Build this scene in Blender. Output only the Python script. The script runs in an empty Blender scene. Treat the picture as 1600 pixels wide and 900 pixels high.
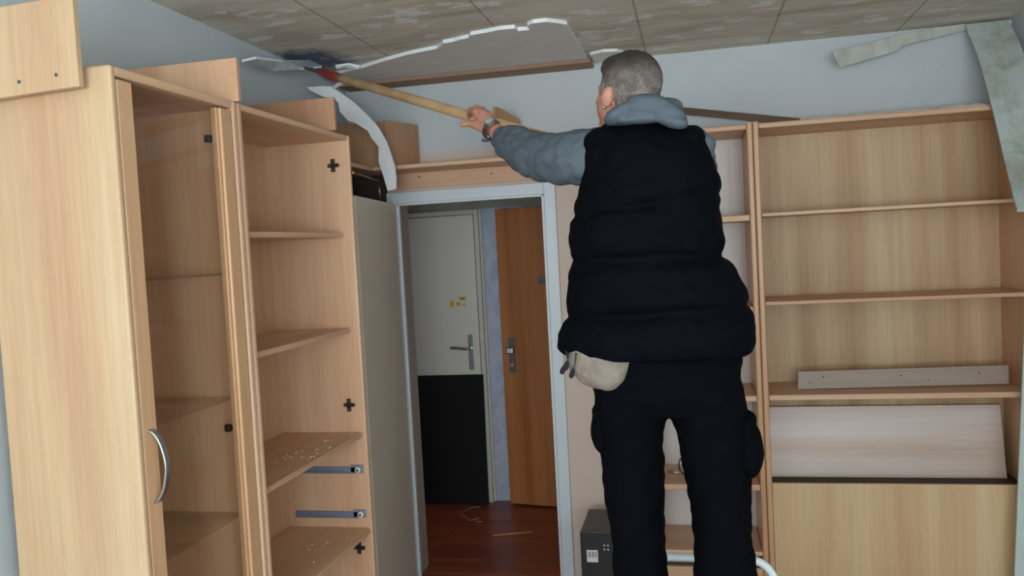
import bpy, bmesh, math, random
from mathutils import Vector, Matrix, noise
C = bpy.context.scene
COL = C.collection
random.seed(7)
PI = math.pi

# ------------------------------------------------------------------ camera
FPX = 1304.47
YAW, PIT, ROL = [math.radians(a) for a in (-12.3103, -2.77717, -3.05605)]
fw = Vector((math.sin(YAW)*math.cos(PIT), math.cos(YAW)*math.cos(PIT), math.sin(PIT)))
rt = Vector((math.cos(YAW), -math.sin(YAW), 0))
up = rt.cross(fw)
rt, up = rt*math.cos(ROL)+up*math.sin(ROL), up*math.cos(ROL)-rt*math.sin(ROL)
CAM = Vector((0, 0, 1.7))
cd = bpy.data.cameras.new('camera'); cam = bpy.data.objects.new('camera', cd); COL.objects.link(cam)
m = Matrix((rt, up, -fw)).transposed().to_4x4(); m.translation = CAM
cam.matrix_world = m
cd.sensor_width = 36; cd.lens = 36*FPX/1600; cd.clip_start = .05
C.camera = cam

def at(x, y, Y):
    """room point seen at photo pixel (x, y) on the plane y = Y (metres)"""
    d = rt*((x-800)/FPX) - up*((y-450)/FPX) + fw
    return CAM + d*(Y/d.y)

# ------------------------------------------------------------------ light
C.view_settings.view_transform = 'Standard'; C.view_settings.look = 'None'
C.view_settings.gamma = 1; C.view_settings.use_curve_mapping = False
C.view_settings.exposure = -0.06
w = bpy.data.worlds.new('overcast_sky'); C.world = w; w.use_nodes = True
w.node_tree.nodes['Background'].inputs[0].default_value = (.74, .86, 1, 1)
w.node_tree.nodes['Background'].inputs[1].default_value = 1.2

def area(name, loc, rot, sx, sy, power, col):
    l = bpy.data.lights.new(name, 'AREA'); l.shape = 'RECTANGLE'; l.size = sx; l.size_y = sy
    l.energy = power; l.color = col
    o = bpy.data.objects.new(name, l); COL.objects.link(o); o.location = loc; o.rotation_euler = rot
    return o
WIN = (-1.6, 1.25, .7, 2.45)          # window opening in the wall behind the camera: x0 x1 z0 z1
area('window_daylight', (-.175, -3.05, 1.575), (PI/2+math.radians(42), 0, 0), 2.8, 1.6, 225, (.86, .94, 1))
area('side_window_daylight', (1.50, -1.3, 1.6), (PI/2+math.radians(25), 0, PI/2), 2.0, 1.5, 92, (.86, .95, 1))
area('hallway_fill', (-3.25, 5.3, 1.4), (PI/2, 0, -PI/2), .5, 1.2, 2.4, (.95, .97, 1))  # added fill light to brighten the hallway, no window stands there

# ------------------------------------------------------------------ materials
def new_mat(name, rough=.6):
    m = bpy.data.materials.new(name); m.use_nodes = True
    b = m.node_tree.nodes['Principled BSDF']; b.inputs['Roughness'].default_value = rough
    return m, m.node_tree, b
def lin(c):
    return tuple(((v/255)/12.92 if v/255 <= .04045 else ((v/255+.055)/1.055)**2.4) for v in c)+(1,)
def ramp(nt, stops):
    r = nt.nodes.new('ShaderNodeValToRGB'); e = r.color_ramp.elements
    while len(e) < len(stops): e.new(.5)
    for el, (p, c) in zip(e, stops): el.position = p; el.color = c
    return r
def coords(nt, scale, kind='Object', loc=(0, 0, 0), rot=(0, 0, 0)):
    t = nt.nodes.new('ShaderNodeTexCoord'); mp = nt.nodes.new('ShaderNodeMapping')
    mp.inputs['Scale'].default_value = scale; mp.inputs['Location'].default_value = loc
    mp.inputs['Rotation'].default_value = rot
    nt.links.new(t.outputs[kind], mp.inputs[0]); return mp.outputs[0]
def noise_tex(nt, vec, scale, detail=3, rough=.5, dist=0):
    n = nt.nodes.new('ShaderNodeTexNoise'); n.inputs['Scale'].default_value = scale
    n.inputs['Detail'].default_value = detail; n.inputs['Roughness'].default_value = rough
    n.inputs['Distortion'].default_value = dist
    nt.links.new(vec, n.inputs['Vector']); return n.outputs['Fac']
def mix(nt, fac, a, b, mode='MIX'):
    x = nt.nodes.new('ShaderNodeMix'); x.data_type = 'RGBA'; x.blend_type = mode
    for s, v in ((x.inputs['Factor'], fac), (x.inputs['A'], a), (x.inputs['B'], b)):
        if isinstance(v, (int, float)): s.default_value = v
        elif isinstance(v, tuple): s.default_value = v
        else: nt.links.new(v, s)
    return x.outputs['Result']
def math_node(nt, op, a, b=0.0, c=None):
    x = nt.nodes.new('ShaderNodeMath'); x.operation = op
    for i, v in enumerate((a, b, c)):
        if v is None: continue
        if isinstance(v, (int, float)): x.inputs[i].default_value = v
        else: nt.links.new(v, x.inputs[i])
    return x.outputs[0]
def bump(nt, b, h, strength=.2, dist=.01):
    n = nt.nodes.new('ShaderNodeBump'); n.inputs['Strength'].default_value = strength
    n.inputs['Distance'].default_value = dist
    nt.links.new(h, n.inputs['Height']); nt.links.new(n.outputs[0], b.inputs['Normal'])

def wood(name, dark, mid, light, axis='z', rough=.45, loc=(0, 0, 0), wide=5.0, spread=1.0):
    m, nt, b = new_mat(name, rough)
    g = {'x': (.05, 1, 1), 'y': (1, .05, 1), 'z': (1, 1, .05)}[axis]
    g2 = {'x': (.025, 1, 1), 'y': (1, .025, 1), 'z': (1, 1, .025)}[axis]
    n1 = noise_tex(nt, coords(nt, g, loc=loc), wide, 2, .5, .3)
    n2 = noise_tex(nt, coords(nt, g2, loc=loc), 70, 3, .6)
    n3 = noise_tex(nt, coords(nt, g2, loc=loc), 300, 1, .5)
    r = ramp(nt, [(.5-.18*spread, lin(dark)), (.5, lin(mid)), (.5+.18*spread, lin(light))])
    nt.links.new(n1, r.inputs[0])
    c = mix(nt, .38, r.outputs[0], ramp_out(nt, n2, .3, .7, (.45, .42, .4, 1), (.62, .62, .62, 1)), 'OVERLAY')
    c = mix(nt, .16, c, ramp_out(nt, n3, .35, .65, (.38, .36, .34, 1), (.62, .62, .62, 1)), 'OVERLAY')
    nt.links.new(c, b.inputs['Base Color']); return m
def ramp_out(nt, fac, p0, p1, c0, c1):
    r = ramp(nt, [(p0, c0), (p1, c1)]); nt.links.new(fac, r.inputs[0]); return r.outputs[0]
def plain(name, col, rough=.6, metal=0, var=.0, scale=8, bmp=0):
    m, nt, b = new_mat(name, rough); b.inputs['Metallic'].default_value = metal
    c = lin(col); b.inputs['Base Color'].default_value = c
    if var:
        n = noise_tex(nt, coords(nt, (1, 1, 1)), scale, 4, .6)
        d = tuple(v*(1-var) for v in c[:3])+(1,); l = tuple(min(1, v*(1+var)) for v in c[:3])+(1,)
        nt.links.new(ramp_out(nt, n, .35, .65, d, l), b.inputs['Base Color'])
        if bmp: bump(nt, b, n, bmp)
    return m

BEECH = ((198, 156, 124), (211, 171, 139), (222, 186, 153))
beech_v = wood('beech_upright', *BEECH, 'z')
beech_side = wood('beech_pale_side', (184, 148, 116), (194, 166, 131), (202, 180, 148), 'z', loc=(3, 0, 1))
beech_y = wood('beech_along', *BEECH, 'y', loc=(1, 2, 3))
beech_x = wood('beech_across', *BEECH, 'x', loc=(4, 2, 1))
beech_edge = wood('beech_edging', (198, 152, 114), (208, 164, 126), (216, 176, 138), 'z', .35)
beech_back = wood('beech_back_panel', (176, 140, 104), (190, 159, 122), (205, 179, 142), 'z', .5, (7, 0, 0), 6)
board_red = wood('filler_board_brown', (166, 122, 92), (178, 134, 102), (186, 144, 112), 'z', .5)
board_grey = wood('plank_greyed', (158, 142, 130), (168, 152, 138), (178, 162, 148), 'x', .5)
panel_pale = wood('panel_horizontal_grain', (196, 170, 150), (214, 196, 184), (224, 212, 206), 'x', .4, (2, 0, 5), 5)
batten_m = wood('batten_brown', (132, 104, 82), (146, 116, 92), (158, 126, 100), 'x', .7)
batten_dark = wood('batten_dark_brown', (92, 70, 54), (104, 80, 62), (116, 90, 70), 'x', .7)
door_wood = wood('door_veneer_brown', (156, 96, 52), (170, 108, 60), (182, 120, 68), 'z', .45, (5, 1, 0), 8)
handle_wood = wood('broom_pole_wood', (156, 126, 90), (168, 138, 102), (180, 150, 114), 'x', .5, wide=12)
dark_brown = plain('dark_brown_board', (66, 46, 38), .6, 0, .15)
white_paint = plain('white_lacquer_frame', (208, 218, 224), .35)
door_grey = plain('grey_white_door_leaf', (222, 214, 198), .5, 0, .03, 200)
hall_door_m = plain('cream_white_door_leaf', (222, 218, 206), .45)
steel = plain('brushed_steel', (190, 192, 192), .3, 1)
nickel = plain('nickel_hinge', (120, 110, 104), .35, 1)
dark_metal = plain('dark_hinge', (58, 50, 46), .45, .6)
brass = plain('brass_screw', (190, 140, 80), .3, 1)
zinc = plain('grey_runner_steel', (128, 140, 158), .45, .35)
black_felt = plain('black_board', (10, 10, 11), .9)
black_plastic = plain('black_plastic', (32, 32, 36), .35)
white_plastic = plain('white_label', (215, 215, 215), .5)
black_mark = plain('black_print', (15, 15, 15), .6)
yellow = plain('yellow_sticker', (225, 175, 20), .5)
dark_yellow = plain('sticker_print', (120, 90, 20), .6)
styro = plain('white_polystyrene', (238, 241, 243), .8, 0, .04, 90, .15)
wood_edge_dark = plain('board_cut_edge', (150, 120, 88), .7)
red_paint = plain('red_scraper_socket', (150, 32, 32), .4, 0, .15, 20)
blade_m = plain('worn_scraper_steel', (110, 88, 86), .5, .7, .3, 60)
screw_dark = plain('screw_dark', (60, 62, 60), .5, .5)
tube_m = plain('white_painted_tube', (210, 224, 226), .3)
step_m = plain('ribbed_grey_step', (120, 122, 124), .6)
thread_m = plain('pale_thread', (178, 140, 128), .8)
window_frame_m = plain('white_window_plastic', (225, 228, 230), .4)

# glass with a slight haze
glass, nt, b = new_mat('cabinet_glass', .03)
b.inputs['Alpha'].default_value = 1
for n in list(nt.nodes):
    if n.type != 'OUTPUT_MATERIAL': nt.nodes.remove(n)
out = nt.nodes['Material Output']
tr = nt.nodes.new('ShaderNodeBsdfTransparent'); tr.inputs[0].default_value = (.91, .90, .87, 1)
gl = nt.nodes.new('ShaderNodeBsdfGlossy'); gl.inputs['Roughness'].default_value = .04
fr = nt.nodes.new('ShaderNodeFresnel'); fr.inputs[0].default_value = 1.45
ms = nt.nodes.new('ShaderNodeMixShader')
geo_ = nt.nodes.new('ShaderNodeNewGeometry'); ff = nt.nodes.new('ShaderNodeMath'); ff.operation = 'MULTIPLY_ADD'
ff.inputs[1].default_value = -1; ff.inputs[2].default_value = 1; nt.links.new(geo_.outputs['Backfacing'], ff.inputs[0])
fm = nt.nodes.new('ShaderNodeMath'); fm.operation = 'MULTIPLY'; nt.links.new(fr.outputs[0], fm.inputs[0]); nt.links.new(ff.outputs[0], fm.inputs[1])
nt.links.new(fm.outputs[0], ms.inputs[0]); nt.links.new(tr.outputs[0], ms.inputs[1]); nt.links.new(gl.outputs[0], ms.inputs[2])
nt.links.new(ms.outputs[0], out.inputs[0])

# woodchip wallpapered wall
def wall_mat(name, col, low=None, z=2.26):
    m, nt, b = new_mat(name, .85)
    v = coords(nt, (1, 1, 1))
    n = noise_tex(nt, v, 160, 3, .6); n2 = noise_tex(nt, v, 2.5, 3, .6)
    c = lin(col)
    base = ramp_out(nt, n2, .3, .7, tuple(x*.93 for x in c[:3])+(1,), c)
    if low:
        s = nt.nodes.new('ShaderNodeSeparateXYZ'); nt.links.new(v, s.inputs[0])
        wob = math_node(nt, 'MULTIPLY_ADD', n2, .03, s.outputs[2])
        f = math_node(nt, 'LESS_THAN', wob, z)
        base = mix(nt, f, base, lin(low))
    nt.links.new(base, b.inputs['Base Color']); bump(nt, b, n, .25, .004); return m
wall_blue = wall_mat('wall_pale_blue_white', (196, 205, 208))
wall_back_m = wall_mat('wall_white_above_rose_wallpaper', (200, 206, 208), (212, 194, 180), 2.272)
hall_m, nt, b = new_mat('hall_marbled_wallpaper', .7)
v = coords(nt, (1, 1, .6))
n = noise_tex(nt, v, 7, 5, .65, 1.5)
nt.links.new(ramp_out(nt, n, .42, .6, lin((176, 184, 206)), lin((196, 202, 218))), b.inputs['Base Color'])

# scraped ceiling
ceil_m, nt, b = new_mat('scraped_ceiling', .9)
v = coords(nt, (1, 1, 1)); vs = coords(nt, (.55, 2.4, 1))
sep = nt.nodes.new('ShaderNodeSeparateXYZ'); nt.links.new(v, sep.inputs[0])
n1 = noise_tex(nt, vs, 2.6, 5, .6, .4); n2 = noise_tex(nt, coords(nt, (.8, 5, 1)), 9, 6, .7)
n3 = noise_tex(nt, coords(nt, (.9, 1.7, 1), loc=(2, 5, 0)), 4.6, 7, .68, .1)
r = ramp(nt, [(.3, lin((184, 175, 157))), (.5, lin((212, 205, 190))), (.7, lin((224, 221, 212)))])
nt.links.new(n1, r.inputs[0])
c = mix(nt, .5, r.outputs[0], ramp_out(nt, n2, .3, .7, (.36, .34, .31, 1), (.62, .61, .6, 1)), 'OVERLAY')
white_mask = ramp_out(nt, n3, .565, .60, (0, 0, 0, 1), (1, 1, 1, 1))
c = mix(nt, math_node(nt, 'MULTIPLY', white_mask, .8), c, lin((238, 238, 236)))
xs = math_node(nt, 'MULTIPLY_ADD', sep.outputs[0], 1/.617, 1.8157)       # board joints every 62 cm
fr_ = math_node(nt, 'FRACT', xs); j = math_node(nt, 'LESS_THAN', math_node(nt, 'ABSOLUTE', math_node(nt, 'SUBTRACT', fr_, .5)), .008)
c = mix(nt, math_node(nt, 'MULTIPLY', j, .5), c, lin((104, 94, 80)))
# blue-black scuffed stain in the corner where the pole scrapes
dx = math_node(nt, 'DIVIDE', math_node(nt, 'ADD', sep.outputs[0], 1.80), .20)
dy = math_node(nt, 'DIVIDE', math_node(nt, 'SUBTRACT', sep.outputs[1], 3.90), .27)
d2 = math_node(nt, 'ADD', math_node(nt, 'MULTIPLY', dx, dx), math_node(nt, 'MULTIPLY', dy, dy))
dn = math_node(nt, 'MULTIPLY_ADD', math_node(nt, 'SUBTRACT', noise_tex(nt, v, 14, 5, .7), .5), 2.2, d2)
st = nt.nodes.new('ShaderNodeMapRange'); nt.links.new(dn, st.inputs[0])
st.inputs[1].default_value = .25; st.inputs[2].default_value = 1.3; st.inputs[3].default_value = .92; st.inputs[4].default_value = 0
c = mix(nt, st.outputs[0], c, lin((60, 84, 108)))
nt.links.new(c, b.inputs['Base Color']); bump(nt, b, n3, .5, .01)

panel_m, nt, b = new_mat('smooth_ceiling_board', .8)
n = noise_tex(nt, coords(nt, (.5, 6, 1)), 14, 5, .65)
nt.links.new(ramp_out(nt, n, .3, .7, lin((214, 211, 206)), lin((236, 234, 230))), b.inputs['Base Color'])
def rough_strip(name, a, bcol, loc=(0, 0, 0)):
    m, nt, b = new_mat(name, .9)
    n = noise_tex(nt, coords(nt, (1, 1, .45), loc=loc), 9, 6, .7, .3)
    r = ramp(nt, [(.34, lin(a)), (.56, lin(bcol)), (.75, lin(bcol))]); nt.links.new(n, r.inputs[0])
    nt.links.new(r.outputs[0], b.inputs['Base Color']); bump(nt, b, n, .5, .006); return m
strip_m = rough_strip('torn_board_back', (164, 166, 152), (190, 200, 196))
strip_m2 = rough_strip('torn_board_back_beige', (176, 176, 162), (196, 200, 192), (4, 1, 2))

floor_m, nt, b = new_mat('red_brown_parquet', .35)
v = coords(nt, (1, 1, 1))
br = nt.nodes.new('ShaderNodeTexBrick'); nt.links.new(v, br.inputs[0])
br.inputs['Scale'].default_value = 1; br.inputs['Brick Width'].default_value = .55; br.inputs['Row Height'].default_value = .07
br.inputs['Mortar Size'].default_value = .0015; br.offset = .37
br.inputs['Color1'].default_value = lin((160, 80, 50)); br.inputs['Color2'].default_value = lin((128, 62, 40)); br.inputs['Mortar'].default_value = lin((50, 24, 18))
n = noise_tex(nt, coords(nt, (.1, 1, 1)), 45, 4, .6)
nt.links.new(mix(nt, .5, br.outputs[0], ramp_out(nt, n, .3, .7, (.35, .33, .32, 1), (.65, .65, .65, 1)), 'OVERLAY'), b.inputs['Base Color'])

def cloth(name, col, scale=350, var=.12, rough=.9, bmp=.2, big=0):
    m, nt, b = new_mat(name, rough); b.inputs['Specular IOR Level'].default_value = .06
    v = coords(nt, (1, 1, 1)); n = noise_tex(nt, v, scale, 2, .6); n2 = noise_tex(nt, v, 12, 4, .6)
    c = lin(col); d = tuple(x*(1-var) for x in c[:3])+(1,); l = tuple(x*(1+var) for x in c[:3])+(1,)
    nt.links.new(ramp_out(nt, mixf(nt, n, n2), .35, .65, d, l), b.inputs['Base Color'])
    bump(nt, b, math_node(nt, 'MULTIPLY_ADD', n2, big, math_node(nt, 'MULTIPLY', n, .15)), bmp, .02); return m
def mixf(nt, a, b_): return math_node(nt, 'MULTIPLY', math_node(nt, 'ADD', a, b_), .5)
vest_m = cloth('black_quilted_nylon', (3, 5, 11), 500, .15, .75, .35, 1)
trouser_m = cloth('black_work_trousers', (4, 5, 10), 500, .15, .85, .35, 1)
hoodie_m = cloth('grey_blue_sweatshirt', (86, 95, 103), 600, .08, .95, .3, .8)
pouch_m = cloth('beige_grey_cloth', (128, 117, 108), 60, .12, .6, .5, 1)
collar_m = cloth('black_collar', (18, 19, 24), 500, .1)
shoe_m = plain('black_leather', (22, 21, 20), .5)
skin_m, nt, b = new_mat('weathered_skin', .5)
n = noise_tex(nt, coords(nt, (1, 1, 1)), 30, 4, .6)
nt.links.new(ramp_out(nt, n, .3, .7, lin((162, 106, 88)), lin((190, 138, 118))), b.inputs['Base Color'])
b.inputs['Subsurface Weight'].default_value = .08; b.inputs['Subsurface Radius'].default_value = (.01, .004, .002)
hair_m, nt, b = new_mat('short_greying_hair', .75)
v = coords(nt, (1, 1, 1)); s = nt.nodes.new('ShaderNodeSeparateXYZ'); nt.links.new(v, s.inputs[0])
hz = nt.nodes.new('ShaderNodeMapRange'); nt.links.new(s.outputs[2], hz.inputs[0])
hz.inputs[1].default_value = 2.06; hz.inputs[2].default_value = 2.14
n = noise_tex(nt, coords(nt, (1, 1, .35)), 420, 2, .7); n2 = noise_tex(nt, v, 35, 3, .6)
hb = mix(nt, hz.outputs[0], lin((112, 104, 98)), lin((44, 35, 30)))
nt.links.new(mix(nt, .8, hb, ramp_out(nt, mixf(nt, n, n2), .40, .60, (.18, .17, .16, 1), (.80, .79, .78, 1)), 'OVERLAY'), b.inputs['Base Color'])
bump(nt, b, n, .6, .004)

# ------------------------------------------------------------------ builders
def link_mesh(name, bm, mat, parent=None, smooth=False):
    me = bpy.data.meshes.new(name); bm.normal_update(); bm.to_mesh(me); bm.free()
    if mat:
        for mm in (mat if isinstance(mat, (list, tuple)) else [mat]): me.materials.append(mm)
    if smooth:
        for p in me.polygons: p.use_smooth = True
    o = bpy.data.objects.new(name, me); COL.objects.link(o)
    if parent: put(o, parent)
    return o
def wloc(o):
    v = Vector((0, 0, 0))
    while o: v = v+o.location; o = o.parent
    return v
def put(o, parent):
    """parent o (built in room coordinates) without moving it"""
    o.location = o.location - wloc(parent); o.parent = parent
def tag(o, label=None, cat=None, group=None, kind=None):
    if label: o['label'] = label
    if cat: o['category'] = cat
    if group: o['group'] = group
    if kind: o['kind'] = kind
    return o
def thing(name, label, cat, loc, group=None):
    o = bpy.data.objects.new(name, None); COL.objects.link(o); o.location = loc; o.empty_display_size = .1
    return tag(o, label, cat, group)
def cube(bm, x, y, z, bev=0, seg=2, M=None):
    r = bmesh.ops.create_cube(bm, size=1)['verts']
    for v in r:
        v.co = Vector(((x[0]+x[1])/2+v.co.x*(x[1]-x[0]), (y[0]+y[1])/2+v.co.y*(y[1]-y[0]), (z[0]+z[1])/2+v.co.z*(z[1]-z[0])))
    if bev:
        es = list({e for v in r for e in v.link_edges})
        g = bmesh.ops.bevel(bm, geom=es, offset=bev, segments=seg, profile=.5, affect='EDGES')
        r = list({v for f in g['faces'] for v in f.verts}) if M else r
    if M:
        for v in bm.verts if bev else r: v.co = M @ v.co
    return bm
def box(name, x, y, z, mat, parent=None, bev=.001, seg=2, M=None):
    bm = bmesh.new(); cube(bm, x, y, z, bev, seg, M); return link_mesh(name, bm, mat, parent)
def board(name, a, u, v, n, mat, parent=None, bev=.001):
    """oriented board: corner a, edge vectors u, v, thickness vector n"""
    a, u, v, n = map(Vector, (a, u, v, n)); bm = bmesh.new()
    vs = [bm.verts.new(a+i*u+j*v+k*n) for k in (0, 1) for i, j in ((0, 0), (1, 0), (1, 1), (0, 1))]
    for f in ((3, 2, 1, 0), (4, 5, 6, 7), (0, 1, 5, 4), (1, 2, 6, 5), (2, 3, 7, 6), (3, 0, 4, 7)): bm.faces.new([vs[i] for i in f])
    bmesh.ops.recalc_face_normals(bm, faces=bm.faces)
    if bev: bmesh.ops.bevel(bm, geom=list(bm.edges), offset=bev, segments=1, affect='EDGES')
    return link_mesh(name, bm, mat, parent)
def add_tube(bm, pts, rad, seg=10, cap=True):
    pts = [Vector(p) for p in pts]; rad = rad if isinstance(rad, (list, tuple)) else [rad]*len(pts)
    rings = []; ref = None
    for i, p in enumerate(pts):
        t = (pts[min(i+1, len(pts)-1)]-pts[max(i-1, 0)]).normalized()
        if ref is None: ref = t.orthogonal().normalized()
        ref = (ref-t*ref.dot(t)).normalized(); q = t.cross(ref)
        rings.append([bm.verts.new(p+(ref*math.cos(a)+q*math.sin(a))*rad[i]) for a in [2*PI*k/seg for k in range(seg)]])
    for r0, r1 in zip(rings, rings[1:]):
        for k in range(seg): bm.faces.new((r0[k], r0[(k+1) % seg], r1[(k+1) % seg], r1[k]))
    if cap: bm.faces.new(rings[0][::-1]); bm.faces.new(rings[-1])
    return bm
def tube(name, pts, rad, mat, parent=None, seg=10):
    return link_mesh(name, add_tube(bmesh.new(), pts, rad, seg), mat, parent, True)
def add_disc(bm, p, axis, r, h, seg=14): return add_tube(bm, [Vector(p), Vector(p)+Vector(axis).normalized()*h], r, seg)
def plate(name, pts, n, mat, parent=None, sub=0):
    """polygon outline extruded along n; mat can be (face, edge)"""
    bm = bmesh.new(); n = Vector(n); pts = [Vector(p) for p in pts]
    a = [bm.verts.new(p) for p in pts]; b_ = [bm.verts.new(p+n) for p in pts]
    f1 = bm.faces.new(a); f2 = bm.faces.new(b_[::-1])
    for i in range(len(pts)):
        k = (i+1) % len(pts); f = bm.faces.new((a[k], a[i], b_[i], b_[k]))
        if isinstance(mat, tuple): f.material_index = 1
    bmesh.ops.recalc_face_normals(bm, faces=bm.faces)
    bmesh.ops.triangulate(bm, faces=[f1, f2])
    return link_mesh(name, bm, mat, parent)
def smooth_path(pts, n=8):
    pts = [Vector(p) for p in pts]; P = [pts[0]]+pts+[pts[-1]]; o = []
    for i in range(1, len(P)-2):
        for k in range(n):
            t = k/n; a, b_, c, d = P[i-1:i+3]
            o.append(.5*((2*b_)+(c-a)*t+(2*a-5*b_+4*c-d)*t*t+(3*b_-a-3*c+d)*t**3))
    return o+[pts[-1]]

# ------------------------------------------------------------------ room shell
LX, RX, BY, ZC, HY = -1.905, 1.56, 4.55, 2.675, 5.972
FZ = -.18                                   # finished floor level
DX0, DX1, DZ = -1.629, -.781, 1.983          # doorway opening in the back wall
def S(o): o['kind'] = 'structure'; return o
S(box('floor', (LX-.1, RX+.1), (-3.3, 2.6), (FZ-.1, FZ), plain('pale_bounce_floor', (196, 188, 176), .8, 0, .04, 5), bev=0))  # unseen room floor, made pale to bounce light up to the ceiling
S(box('floor_hall', (-3.4, RX+.1), (2.6, 6.2), (FZ-.1, FZ), floor_m, bev=0))
S(box('ceiling', (LX-.1, RX+.1), (-3.3, BY+.1), (ZC, ZC+.12), ceil_m, bev=0))
S(box('wall_left', (LX-.1, LX), (-3.3, BY+.1), (FZ, ZC), wall_blue, bev=0))
bm = bmesh.new()
cube(bm, (RX, RX+.1), (-3.3, -2.35), (FZ, ZC)); cube(bm, (RX, RX+.1), (-.25, BY+.1), (FZ, ZC)); cube(bm, (RX, RX+.1), (-2.35, -.25), (FZ, .8)); cube(bm, (RX, RX+.1), (-2.35, -.25), (2.4, ZC))
S(link_mesh('wall_right', bm, wall_blue))
bm = bmesh.new()
for a, b2 in ((-2.35, -2.29), (-1.33, -1.27), (-.31, -.25)): cube(bm, (RX+.03, RX+.08), (a, b2), (.8, 2.4), .004)
for a, b2 in ((.8, .86), (2.34, 2.4)): cube(bm, (RX+.03, RX+.08), (-2.35, -.25), (a, b2), .004)
S(link_mesh('window_2', bm, window_frame_m))
bm = bmesh.new()
cube(bm, (LX, DX0-.02), (BY, BY+.14), (FZ, ZC)); cube(bm, (DX1+.02, RX), (BY, BY+.14), (FZ, ZC)); cube(bm, (DX0-.02, DX1+.02), (BY, BY+.14), (DZ+.02, ZC))
S(link_mesh('wall_back', bm, wall_back_m))
bm = bmesh.new()
x0, x1, z0, z1 = WIN
cube(bm, (LX, x0), (-3.3, -3.18), (FZ, ZC)); cube(bm, (x1, RX), (-3.3, -3.18), (FZ, ZC)); cube(bm, (x0, x1), (-3.3, -3.18), (FZ, z0)); cube(bm, (x0, x1), (-3.3, -3.18), (z1, ZC))
S(link_mesh('wall_front', bm, wall_blue))
bm = bmesh.new()
for a, b2 in ((x0, x0+.06), (x1-.06, x1), (-.205, -.145)): cube(bm, (a, b2), (-3.26, -3.2), (z0, z1), .004)
for a, b2 in ((z0, z0+.06), (z1-.06, z1)): cube(bm, (x0, x1), (-3.26, -3.2), (a, b2), .004)
S(link_mesh('window_1', bm, window_frame_m))
# door casing and lining
bm = bmesh.new()
CW = .062
cube(bm, (DX0-CW, DX0), (4.522, BY), (FZ, DZ+CW), .003); cube(bm, (DX1, DX1+CW), (4.522, BY), (FZ, DZ+CW), .003); cube(bm, (DX0, DX1), (4.522, BY), (DZ, DZ+CW), .003)
cube(bm, (DX0-.001, DX0+.014), (4.512, 4.54), (FZ, DZ), .003); cube(bm, (DX1-.014, DX1+.001), (4.512, 4.54), (FZ, DZ), .003); cube(bm, (DX0, DX1), (4.512, 4.54), (DZ-.014, DZ+.001), .003)
S(link_mesh('trim_1', bm, white_paint))
bm = bmesh.new()
cube(bm, (DX0-.02, DX0), (4.54, 4.70), (FZ, DZ)); cube(bm, (DX1, DX1+.02), (4.54, 4.70), (FZ, DZ)); cube(bm, (DX0, DX1), (4.54, 4.70), (DZ, DZ+.02))
S(link_mesh('trim_2', bm, plain('door_lining_greige', (176, 164, 152), .5)))
# the open white leaf of the doorway, swung into the room behind the tall cabinets
hx, hy = DX0-.004, 4.505; dv = Vector((-1.522+1.633, 3.66-4.505, 0)).normalized(); dn = Vector((-dv.y, dv.x, 0))
d1 = board('door_1', (hx, hy, FZ+.008), dv*.845, (0, 0, 1.972-FZ), -dn*.04 if dn.x > 0 else dn*.04, door_grey); S(d1)
# hallway
S(box('wall_hall_back', (-3.4, .1), (HY, HY+.1), (FZ, 2.5), hall_m, bev=0))
S(box('wall_hall_left', (-3.4, -3.3), (BY+.1, HY), (FZ, 2.5), hall_m, bev=0))
S(box('wall_hall_right', (-.35, -.25), (BY+.14, HY), (FZ, 2.5), hall_m, bev=0))
S(box('wall_hall_front', (-3.4, LX), (BY, BY+.14), (FZ, 2.5), hall_m, bev=0))
S(box('ceiling_hall', (-3.4, .1), (BY+.14, HY+.1), (2.5, 2.6), plain('hall_ceiling', (120, 116, 108), .9), bev=0))
S(box('trim_4', (-3.3, -.35), (HY-.012, HY), (1.995, 2.5), plain('hall_upper_wall', (158, 154, 142), .8, 0, .12, 6), bev=0))  # duller, browner band above the hall doors
bm = bmesh.new(); cube(bm, (-1.554, -1.521), (HY-.05, HY), (FZ, 1.993), .003); cube(bm, (-2.55, -1.554), (HY-.05, HY), (1.96, 1.993), .003)
cube(bm, (-1.521, -1.504), (HY-.02, HY), (FZ, 1.993), .002)
S(link_mesh('trim_3', bm, plain('cream_hall_casing', (206, 202, 190), .5)))
d2 = S(box('door_2', (-2.49, -1.562), (HY-.039, HY-.006), (FZ+.011, 1.954), hall_door_m, bev=.003))
bm = bmesh.new(); cube(bm, (-1.648, -1.609), (HY-.048, HY-.038), (.815, 1.075), .002)
o = link_mesh('door_plate', bm, steel, d2)
tube('door_handle', smooth_path([(-1.628, HY-.044, .975), (-1.628, HY-.094, .975), (-1.66, HY-.10, .975), (-1.725, HY-.10, .983), (-1.77, HY-.097, .986)], 6), .010, steel, d2)
for (a, b2, c_, d_), mt in ((((-1.698, -1.648, 1.330, 1.357)), yellow), (((-1.770, -1.742, 1.285, 1.330)), yellow), (((-1.725, -1.692, 1.291, 1.318)), yellow), (((-1.676, -1.648, 1.289, 1.307)), white_plastic)):
    st_ = box('sticker', (a, b2), (HY-.041, HY-.0385), (c_, d_), mt, d2, 0)
    box('sticker_print', (a+.007, b2-.009), (HY-.0418, HY-.0408), ((c_+d_)/2-.003, (c_+d_)/2+.004), dark_yellow if mt is yellow else black_mark, st_, 0)
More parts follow.
